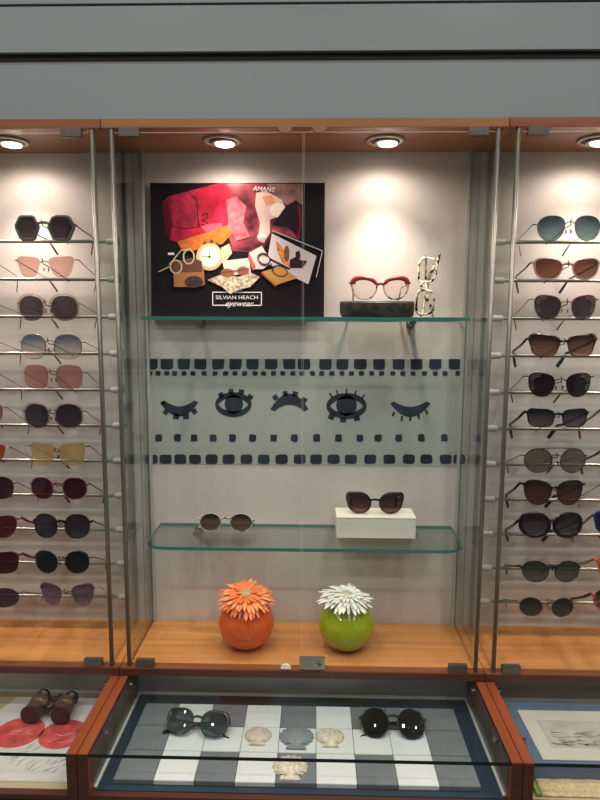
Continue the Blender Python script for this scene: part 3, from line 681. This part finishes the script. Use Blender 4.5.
# cream tortoise spectacles standing on end
CT = speckle('cream_tortoise_acetate', (44, 26, 18), (232, 218, 186), 85, .47)
hgt = .134
S = eyewear('spectacles', 'cream and black tortoiseshell spectacles standing on end on the upper shelf', (0, 0, 0), .052, .040, .070, shape='way', style='acetate', fc=CT, t=(.0042, .0036), corner=.002,
        lens=((246, 242, 236), (248, 244, 240)), body=.03, temple=CT, tip=CT, rest='fold', cat='glasses', splay=.012, tw=.0018)
P = atY(427, 283, 1.40)
S.rotation_euler = (0, 0, 0)
# x axis turned upright, front turned partly towards the picture's left
S.matrix_world = Matrix.Translation((P.x-.004, 1.39, Z1+.0685)) @ Matrix.Rotation(math.radians(-38), 4, 'Z') @ Matrix.Rotation(math.radians(-87), 4, 'Y')
# ------------------------------------------------------------------ objects on the lower shelf
P = atZ(376, 537.5, Z2)
bx0 = atZ(336.5, 538, Z2); bx1 = atZ(415, 538, Z2)
bw = bx1.x-bx0.x; bd, bh = .075, .050
T = thing('white_box', 'cream white cardboard box on the lower glass shelf carrying black sunglasses', 'box', ((bx0.x+bx1.x)/2, bx0.y+bd/2, Z2+.0002))
cb = mat('cream_card', (236, 226, 212), .5)
MB().box(-bw/2, bw/2, -bd/2, bd/2, 0, bh-.0022, .0008).build('body', cb, T)
MB().box(-bw/2-.0008, bw/2+.0008, -bd/2-.0008, bd/2+.0008, bh-.002, bh, .0008).build('lid', cb, T)
BXT = Z2+bh+.0006
eyewear('sunglasses', 'chunky black and clear sunglasses standing on the white box', ((bx0.x+bx1.x)/2-.001, bx0.y+.024, BXT+.0250), .050, .042, .0745, shape='round', style='acetate', fc=speckle('black_to_clear', (22, 18, 18), (92, 78, 70), 40, .66), t=(.0080, .0030), corner=.009,
        lens=((66, 46, 42), (116, 88, 78)), body=.35, temple=M_BLACK, tip=M_BLACK, rest='flat', tlen=.045, splay=.012, mirror=1)
# sunglasses lying on their folded temples
P = atZ(225, 533, Z2)
S = eyewear('sunglasses', 'round brown lens sunglasses with pale speckled rims lying on the lower glass shelf', (P.x, P.y+.01, Z2+.0205), .051, .040, .074, shape='round', style='acetate', fc=speckle('speckled_pale', (70, 56, 50), (176, 160, 148), 120, .42), t=(.0026, .0018),
        lens=((52, 40, 34), (150, 120, 98)), body=.35, temple=SILV, tip=M_BLACK, rest='flat', tlen=.11, splay=.012, tw=.0012, mirror=1)
S.rotation_euler = (math.radians(-22), 0, 0); S.location.z = Z2+.0230

# ------------------------------------------------------------------ vases
def vase(label, px, c1, c2, cn):
    T = thing('round_vase', label, 'vase', (px, 1.372, ZF+.0002), 'round vases on the wooden base')
    R = .0655; H = .118; prof = []
    for k in range(29):
        a = -PI/2 + .30 + (PI-.30-.36)*k/28; prof.append((R*math.cos(a), H*.5+R*.96*math.sin(a)*.98))
    z0 = prof[0][1]; prof = [(r, z-z0) for r, z in prof]
    top = prof[-1]
    prof = [(.012, 0)] + prof + [(top[0]-.003, top[1]-.001), (top[0]-.004, top[1]-.02), (.010, .05)]
    m, nt, o = newmat('glazed_'+cn); b = nt.nodes.new('ShaderNodeBsdfPrincipled'); b.inputs['Base Color'].default_value = lin(c1); b.inputs['Roughness'].default_value = .12; b.inputs['Coat Weight'].default_value = .3
    b.inputs['Subsurface Weight'].default_value = 0
    nt.links.new(b.outputs[0], o.inputs[0])
    MB().lathe(prof, n=64).build('body', m, T)
    return top[1]
def gerbera(label, loc, c1, c2, cc, rot, R=.065, n=34):
    T = thing('gerbera', label, 'flower', loc, 'gerberas in the round vases', rot)
    for ring_, (rr, zz, cnt, droop) in enumerate(((R, -.002, n, -.010), (R*.86, .001, n-2, -.003), (R*.64, .0035, n-8, .002), (R*.40, .005, n-16, .002))):
        b = MB()
        for k in range(cnt):
            a = 2*PI*(k+.37*ring_)/cnt + rnd.uniform(-.05, .05); L = rr*rnd.uniform(.86, 1.08); jz = rnd.uniform(-.004, .005); wdt = .0042
            ca, sa = math.cos(a), math.sin(a); rows = []
            for t, ww in ((.12, .35), (.35, .75), (.65, 1), (.88, .9), (1, .3)):
                z = zz + (droop+jz)*t*t + .003*math.sin(t*3)
                for sg in (-1, 0, 1):
                    rows.append(b.bm.verts.new((ca*L*t - sa*sg*wdt*ww, sa*L*t + ca*sg*wdt*ww, z + (.0012 if sg else 0))))
            for i in range(4):
                for j in range(2): b.face([rows[i*3+j], rows[i*3+j+1], rows[i*3+j+4], rows[i*3+j+3]])
        b.build('petals', c1 if ring_ != 1 else c2, T)
    b = MB(); b.lathe([(.014, .004), (.013, .009), (.009, .012), (.002, .0125)], n=20); b.build('flower_centre', cc, T)
    MB().tube([(0, 0, .004), (.0, .003, -.03), (0, .002, -.055)], .0022, 8).build('stem', mat('green_stem', (70, 110, 50), .5), T)
    return T
t1 = vase('orange glazed round vase on the wooden base with an orange gerbera', -.1316, (226, 94, 44), None, 'orange')
t2 = vase('lime green glazed round vase on the wooden base with a white gerbera', .1034, (160, 170, 24), None, 'lime')
gerbera('orange gerbera flower in the orange vase', (-.131, 1.360, ZF+t1+.012), mat('orange_petal', (242, 120, 56), .5), mat('light_orange_petal', (248, 150, 90), .5), mat('ochre_centre', (196, 170, 120), .7, bump=1, nscale=400), (math.radians(15), math.radians(4), 0))
gerbera('white gerbera flower in the lime green vase', (.102, 1.362, ZF+t2+.013), mat('white_petal', (246, 242, 234), .5), mat('cream_petal', (240, 234, 222), .5), mat('cream_centre', (206, 196, 160), .7, bump=1, nscale=400), (math.radians(3), math.radians(5), 0))

# ------------------------------------------------------------------ counter cases below
ZBED = .680
cl = {'left': 'low counter case at left with the brown binoculars under its glass top', 'centre': 'low middle counter case with grey and white tiles under its glass top', 'right': 'low counter case at right with the mounted sketch under its glass top'}
M_INNER = mat('brown_inner_side', (96, 82, 70), .3)
for bay, (x0, x1) in bays.items():
    cx = (x0+x1)/2; g = .0007
    T = thing('counter_display_case', cl[bay], 'display case', (cx, 1.25, 0), 'low counter cases side by side')
    for s, xe in ((1, x0+g), (-1, x1-g)):
        xa, xb = sorted((xe, xe+s*.0192))
        MB().box(xa, xb, 1.0217, 1.499, .08, ZT-.0005, .0006).build('side_board', W_ARM, T, True)
        MB().box(xa+.0002, xb-.0002, 1.0205, 1.0216, .08, ZT-.0012).build('dark_front_strip', W_DARK, T, True)  # thin strip over the board's front end, coloured darker than the board
        MB().box(*sorted((xe+s*.0193, xe+s*.0200)), 1.04, 1.36, ZBED, ZT-.012).build('side_lining', M_INNER, T, True)
        MB().box(xe+s*.0202-.0002, xe+s*.0202+.0048*s, 1.045, 1.338, ZBED, ZBED+.0035).build('edge_rail', mat('white_rail', (196, 196, 190), .4), T, True) if s > 0 else MB().box(xe+s*.0202+.0048*s, xe+s*.0202+.0002, 1.045, 1.338, ZBED, ZBED+.0035).build('edge_rail', mat('white_rail', (196, 196, 190), .4), T, True)
        fx = xe+s*.026
        k = MB(); k.lathe([(.0055, 0), (.0055, .006)], (fx, 1.262, ZT-.016), 14); k.lathe([(.0055, 0), (.0055, .006)], (fx, 1.10, ZT-.016), 14); k.build('glass_support', M_CHROME, T, True)
    xa, xb = x0+g+.0195, x1-g-.0195
    MB().box(xa, xb, 1.340, 1.352, .10, ZT-.0005).build('back_board', mat('grey_lower_back', (205, 206, 202), .5), T, True)
    MB().box(xa, xb, 1.0401, 1.340, ZBED-.022, ZBED-.002).build('bed_board', W_DARK, T, True)
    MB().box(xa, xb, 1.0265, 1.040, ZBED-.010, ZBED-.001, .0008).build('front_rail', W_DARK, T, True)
    MB().box(xa, xb, 1.0300, 1.0399, .10, ZBED-.0102).build('front_panel', mat('navy_front', (24, 28, 40), .4), T, True)
    MB().box(x0+g, x1-g, 1.05, 1.49, 0, .079).build('plinth', mat('black_plinth', (30, 28, 28), .6), T, True)
    s = MB(); s.edge = 1; s.slab([(xa+.0003, 1.0235), (xb-.0003, 1.0235), (xb-.0003, 1.3395), (xa+.0003, 1.3395)], ZT-.0085, ZT-.0015)
    s.build('glass_top', [glass('clear_counter_glass', (252, 254, 253), .85), M_GEDGED], T, True)
# centre bed
T = thing('display_mat', 'dark blue board lining the middle counter case beneath the tiles', 'mat', (0, 1.19, ZBED-.002))
MB().box(-.3775, .3775, 1.041, 1.3385, ZBED-.0018, ZBED-.0002).build('board', mat('navy_blue_board', (34, 50, 64), .5, noise=.05, nscale=40), T, True)
GT = mat('grey_slate_tile', (112, 116, 118), .35, noise=.05, nscale=30, coat=.2); WT = mat('white_glazed_tile', (216, 216, 212), .25, noise=.02, nscale=12, coat=.3)
proto = {}
def tile(x0, x1, y0, y1, white, label):
    k = (white, round(x1-x0, 3), round(y1-y0, 3))
    c = ((x0+x1)/2, (y0+y1)/2, ZBED)
    if k in proto: o = proto[k].copy(); C.objects.link(o)
    else:
        w, d = (x1-x0)/2-.0005, (y1-y0)/2-.0005
        o = MB().box(-w, w, -d, d, 0, .0095, .0008).build('white_tile' if white else 'grey_tile', WT if white else GT); proto[k] = o
    o.location = c; tag(o, label, 'tile', 'white glazed tiles in the middle counter case' if white else 'grey slate tiles in the middle counter case')
rowy = [(1.215, 1.2915), (1.138, 1.215), (1.056, 1.138)]
pat = ['GWGWGWGGG', 'GWWWWWWWG', 'GWGWGWGWG']
rn = ['back', 'middle', 'front']; cn = ['first', 'second', 'third', 'fourth', 'fifth', 'sixth', 'seventh', 'eighth', 'ninth']
for r in range(3):
    for c in range(9):
        x = -.3517+.077*c; wht = pat[r][c] == 'W'
        tile(x, x+.077, *rowy[r], wht, '%s tile, %s from the left in the %s row of the middle counter case' % ('white glazed' if wht else 'grey slate', cn[c], rn[r]))
ZTL = ZBED+.0097
def shell(label, px, py, w, m, lift=.0):
    P = atZ(px, py, ZTL)
    T = thing('scallop_shell', label, 'shell', (P.x, P.y, ZTL+lift), 'scallop shells on the tiles')
    b = MB(); nr, na = 8, 57; grid = []; H = Vector((0, -.42*w))
    for i in range(nr+1):
        t = i/nr; row = []
        for j in range(na):
            u = j/(na-1); ph = -PI/2+.75+(2*PI-1.5)*u; rr = w*(.50+.012*math.cos(u*26*PI))
            B = Vector((rr*1.04*math.cos(ph), .04*w+rr*.92*math.sin(ph))); p = H+(B-H)*(t*.96+.04)
            z = .0012+w*.15*math.sin(PI*min(1, .12+t*.84))*(1-.6*abs(2*u-1)**3) + .0011*t*math.cos(u*26*PI)
            row.append(b.bm.verts.new((p.x, p.y, z)))
        grid.append(row)
    for i in range(nr):
        for j in range(na-1): b.face([grid[i][j], grid[i][j+1], grid[i+1][j+1], grid[i+1][j]])
    edge = grid[-1] + [grid[0][0]]
    low = [b.bm.verts.new((v.co.x, v.co.y, 0)) for v in edge]
    for k in range(len(edge)): b.face([edge[k-1], edge[k], low[k], low[k-1]])
    b.build('shell_body', m, T)
    h = MB(); h.slab([(-w*.30, -w*.54), (w*.30, -w*.54), (w*.26, -w*.40), (w*.16, -w*.30), (-w*.16, -w*.30), (-w*.26, -w*.40)], .0003, .0045)
    h.build('shell_hinge', m, T)
SB = mat('beige_shell', (200, 184, 166), .55, noise=.08, nscale=90, bump=.3)
SW = mat('rough_pale_shell', (206, 192, 172), .6, noise=.14, nscale=140, bump=.5)
shell('smooth beige scallop shell, left of the grey one', 258, 736.5, .054, SB)
shell('flat grey scallop shell in the middle of the tile row', 296.5, 738, .068, mat('grey_shell', (128, 132, 134), .55, noise=.04, nscale=60))
shell('beige ribbed scallop shell, right of the grey one', 330, 738, .056, SW)
shell('pale rough scallop shell nearest the front, on a grey tile', 290.5, 768, .066, SW)
# sunglasses lying in the centre bed
def lying(label, px, py, kw, rx, rz, dz):
    P = atZ(px, py, ZTL)
    S = eyewear('sunglasses', label, (P.x, P.y, ZTL+dz), rest='fold', group='sunglasses on the tiles', **kw)
    S.rotation_euler = (math.radians(rx), 0, math.radians(rz)); return S
lying('black and clear thick rimmed sunglasses folded on the left tiles', 197, 733, dict(w=.053, h=.044, sep=.074, shape='soft', style='acetate', fc=speckle('black_clear_fleck', (14, 14, 18), (76, 82, 88), 60, .62), t=(.0056, .003), corner=.005,
      lens=((70, 78, 84), (150, 160, 164)), body=.25, temple=speckle('black_clear_fleck', (14, 14, 18), (76, 82, 88), 60, .62), tip=M_BLACK, tw=.0026, mirror=1), -50, -6, .0235)
lying('round black sunglasses folded on the right tiles', 393, 733, dict(w=.055, h=.055, sep=.076, shape='round', style='acetate', fc=M_BLACK, t=(.0026, .0022), corner=.002,
      lens=((26, 28, 30), (44, 46, 48)), body=.5, temple=M_BLACK, tip=M_BLACK, tw=.0018, mirror=1), -50, -2, .0235)

# left counter case contents
def flat(name, label, cat, pxs, z, th, m, group=None):
    P = [atZ(x, y, z) for x, y in pxs]; c = sum(P, Vector())/len(P)
    b = MB(); b.slab([(p.x, p.y) for p in P][::-1], z-th, z); o = b.build(name, m); recentre(o, (c.x, c.y, z-th)); tag(o, label, cat, group); return o
xL0, xL1 = bays['left'][0]+.0265, bays['left'][1]-.0265
o = MB().box(xL0, xL1, 1.041, 1.3385, ZBED-.0018, ZBED+.0002).build('display_mat', mat('beige_mat', (170, 152, 118), .6)); recentre(o, ((xL0+xL1)/2, 1.19, ZBED-.0018)); tag(o, 'beige board lining the left counter case under the printed sheet', 'mat')
T = thing('printed_sheet', 'white printed sheet with two red discs under the binoculars', 'print', (-.56, 1.18, ZBED+.0004))
a, b_, c_, d_ = atZ(20, 694, ZBED), Vector((-.433, 1.31, 0)), Vector((-.433, 1.055, 0)), Vector((-.76, 1.055, 0))
MB().slab([(a.x, 1.318), (-.433, 1.318), (-.433, 1.056), (-.74, 1.056)][::-1], ZBED+.0004, ZBED+.0012).build('paper', mat('white_paper', (196, 188, 182), .5, noise=.03, nscale=15), T, True)
RD = mat('red_ink', (190, 72, 70), .4, noise=.18, nscale=40)
for k, (px, py, r) in enumerate(((19, 732, .052), (63, 734, .049))):
    P = atZ(px, py, ZBED+.0012); q = MB(); q.slab([(P.x+r*math.cos(2*PI*j/40), P.y+r*.95*math.sin(2*PI*j/40)) for j in range(40)], ZBED+.0011, ZBED+.0015); q.build('red_disc', RD, T, True)
q = MB(); r2 = random.Random(3)
for cxp, cyp in ((14, 762), (26, 766), (48, 768), (30, 750), (60, 762)):
    for j in range(7):
        P = atZ(cxp+r2.uniform(-6, 6), cyp+r2.uniform(-5, 5), ZBED+.0014); L = r2.uniform(.01, .03); an = r2.uniform(.6, 1.3)
        dx, dy = L*math.cos(an), L*math.sin(an); n_ = (-dy/L*.0008, dx/L*.0008)
        q.slab([(P.x+n_[0], P.y+n_[1]), (P.x+dx, P.y+dy), (P.x-n_[0], P.y-n_[1])][::-1], ZBED+.0012, ZBED+.0015)
q.build('ink_sketch', mat('grey_ink', (132, 124, 118), .5), T, True)
q = MB()
for cxp, cyp in ((19, 734), (62, 736)):
    for j in range(9):
        P = atZ(cxp+r2.uniform(-14, 12), cyp+r2.uniform(-6, 7), ZBED+.0014); L = r2.uniform(.012, .03); an = r2.uniform(-.2, .7)
        dx, dy = L*math.cos(an), L*math.sin(an); n_ = (-dy/L*.0009, dx/L*.0009)
        q.slab([(P.x+n_[0], P.y+n_[1]), (P.x+dx, P.y+dy), (P.x-n_[0], P.y-n_[1])][::-1], ZBED+.0014, ZBED+.0017)
q.build('pale_scratch_marks', mat('pale_pink_ink', (226, 160, 156), .5), T, True)
# binoculars
A1 = atZ(31, 713, .705); A2 = atZ(61, 714, .705); B1 = atZ(42, 697, .708); B2 = atZ(70, 699, .708)
bl = Vector(((A1.x+A2.x)/2, A1.y, ZBED+.0013))
T = thing('binoculars', 'old brown leather binoculars lying on the printed sheet', 'binoculars', bl)
LE = mat('brown_leather', (88, 58, 44), .32, noise=.12, nscale=120, bump=.4); DB = mat('worn_dark_metal', (52, 38, 32), .35, .5); LG = mat('binocular_glass', (40, 26, 26), .08)
for A_, B_, s in ((A1, B1, -1), (A2, B2, 1)):
    R = .0205; z = ZBED+.0013+R+.001
    p0 = Vector((A_.x, A_.y-.004, z)); p1 = Vector((B_.x, B_.y+.012, z+.003)); d = (p1-p0); L = d.length; u = d/L
    def at(t, q0=p0, u=u, L=L): return q0+u*(L*t)
    MB().tube([at(0), at(.06), at(.07), at(.34), at(.42)], [R, R, R*.95, R*.93, R*.86], 28).build('objective_barrel', LE, T, True)
    q = MB(); q.tube([at(.35)+Vector((-s*.004, 0, .002)), at(.42)+Vector((-s*.004, 0, .002)), at(.66)+Vector((-s*.002, 0, .002)), at(.72)], [.015, .022, .021, .014], 20, rh=[.013, .0185, .0175, .012]); q.build('prism_housing', LE, T, True)
    MB().tube([at(.70), at(.86), at(.87), at(1)], [.0125, .013, .0165, .0155], 24).build('eyepiece', DB, T, True)
    MB().tube([at(-.012), at(.01)], [R*1.05, R*1.05], 28).build('objective_rim', DB, T, True)
    MB().tube([at(-.02), at(-.01)], [R*.86, R*.86], 28).build('objective_glass', LG, T, True)
zz = ZBED+.027; Ym = (A1.y+B1.y)/2+.004; Xm = (A1.x+A2.x+B1.x+B2.x)/4
MB().tube([(Xm-.001, Ym-.022, zz), (Xm+.006, Ym+.030, zz)], .006, 16).build('hinge_post', DB, T, True)
q = MB(); q.box(Xm-.018, Xm+.018, Ym-.012, Ym-.006, zz-.006, zz+.004, .001); q.box(Xm-.014, Xm+.022, Ym+.016, Ym+.021, zz-.005, zz+.005, .001); q.build('bridge_arm', DB, T, True)

# right counter case contents
xR0, xR1 = bays['right'][0]+.0265, bays['right'][1]-.0265
o = MB().box(xR0, xR1, 1.041, 1.3385, ZBED-.0018, ZBED-.0002).build('display_mat', mat('sand_mat', (176, 156, 122), .6)); recentre(o, ((xR0+xR1)/2, 1.19, ZBED-.0018)); tag(o, 'sand coloured board lining the right counter case', 'mat')
ZM = .712
fy_ = atZ(560, 765.5, ZM).y
o = MB().box(xR0+.004, xR1-.02, fy_, atZ(560, 702, ZM).y, ZBED, ZM, .001).build('blue_box', mat('dusty_blue_box', (92, 108, 130), .55)); recentre(o, ((xR0+xR1)/2, 1.2, ZBED)); tag(o, 'dusty blue flat box under the mounted sketch in the right counter case', 'box')
P0, P1, P2 = atZ(519, 710, ZM+.002), atZ(541, 759.5, ZM+.002), atZ(600, 759.5, ZM+.002)
xr = P0.x+.36; T = thing('mounted_sketch', 'pencil landscape sketch in a cream mount lying on the blue box', 'picture', ((P0.x+xr)/2, (P0.y+P1.y)/2, ZM+.0002))
xl = (P0.x+P1.x)/2
MB().box(xl, xr, P1.y, P0.y, ZM+.0003, ZM+.0024, .0005).build('mount', mat('cream_mount', (204, 194, 178), .5), T, True)
S0, S1 = atZ(537, 720, ZM+.0024), atZ(551, 747.5, ZM+.0024); sx0 = (S0.x+S1.x)/2
MB().box(sx0, xr-.05, S1.y, S0.y, ZM+.0022, ZM+.0027).build('drawing_paper', mat('aged_paper', (186, 176, 162), .5, noise=.06, nscale=25), T, True)
q = MB(); r2 = random.Random(11)
for j in range(170):
    x = sx0+.004+r2.random()*(xr-.065-sx0); yv = S1.y+.004+(S0.y-S1.y-.012)*(.04+.55*r2.random()**1.3); L = r2.uniform(.010, .030); an = r2.uniform(-.5, .25)
    dx, dy = L*math.cos(an), L*math.sin(an); wv = r2.uniform(.0005, .0012); n_ = (-dy/L*wv, dx/L*wv)
    if x+dx > xr-.052 or yv+dy < S1.y+.001: continue
    q.slab([(x-n_[0], yv-n_[1]), (x+dx, yv+dy), (x+n_[0], yv+n_[1])], ZM+.0026, ZM+.0029)
q.build('pencil_lines', mat('sepia_pencil', (112, 94, 80), .6), T, True)
# woven cloth in front of the box
x0c = atZ(540, 790, ZBED).x
b = MB(); ny = 26; y0c, y1c = 1.046, fy_-.0015; rings = []
n = 60
for i in range(ny+1):
    t = i/ny; yv = y0c+(y1c-y0c)*t
    rings.append([b.bm.verts.new((x0c+(xR1-.01-x0c)*j/n, yv, ZBED+.004+.0012*math.cos(i*PI)+.0006*math.sin(j*1.7))) for j in range(n+1)])
for i in range(ny):
    for j in range(n): b.face([rings[i][j], rings[i][j+1], rings[i+1][j+1], rings[i+1][j]])
bt = [b.bm.verts.new((x, y, ZBED)) for x, y in ((x0c, y0c), (xR1-.01, y0c), (xR1-.01, y1c), (x0c, y1c))]
b.face(bt[::-1]); b.face([*rings[0], bt[1], bt[0]]); b.face([*rings[-1][::-1], bt[3], bt[2]]); b.face([*[r[0] for r in rings][::-1], bt[0], bt[3]]); b.face([*[r[-1] for r in rings], bt[2], bt[1]])
o = b.build('woven_cloth', mat('straw_weave', (190, 168, 128), .8, noise=.1, nscale=160)); recentre(o, ((x0c+xR1)/2, (y0c+y1c)/2, ZBED)); tag(o, 'straw coloured ribbed woven cloth in front of the blue box', 'cloth')
ga, gb = atZ(530.5, 776, ZBED+.006), atZ(539, 798, ZBED+.006)
T = thing('green_card', 'narrow green card beside the woven cloth in the right counter case', 'card', (ga.x+.004, 1.07, ZBED))
MB().slab([(ga.x-.004, fy_-.003), (ga.x-.004, 1.046), (x0c-.002, 1.046), (x0c-.006, fy_-.003)], ZBED+.0002, ZBED+.006).build('card_body', mat('leaf_green_card', (112, 138, 58), .5), T, True)
MB().box(ga.x-.0015, ga.x-.0005, 1.047, fy_-.0035, ZBED+.0058, ZBED+.0064).build('pale_stripe', mat('pale_green', (170, 190, 120), .5), T, True)

# ------------------------------------------------------------------ light
w = bpy.data.worlds.new('world'); sc.world = w; w.use_nodes = True
w.node_tree.nodes['Background'].inputs[0].default_value = (.95, .98, 1, 1); w.node_tree.nodes['Background'].inputs[1].default_value = .24
for ix in range(4):
    for iy in range(3):
        l = bpy.data.lights.new('shop_spot', 'SPOT'); l.energy = 25; l.color = (1, .985, .95); l.spot_size = math.radians(150); l.spot_blend = 1; l.shadow_soft_size = .045
        o = bpy.data.objects.new('shop_spot', l); C.objects.link(o); o.location = (-1.35+.9*ix+.1*iy, .75-.62*iy, 2.86)

sc.view_settings.view_transform = 'Standard'; sc.view_settings.look = 'None'
sc.view_settings.gamma = 1; sc.view_settings.exposure = 0; sc.view_settings.use_curve_mapping = False
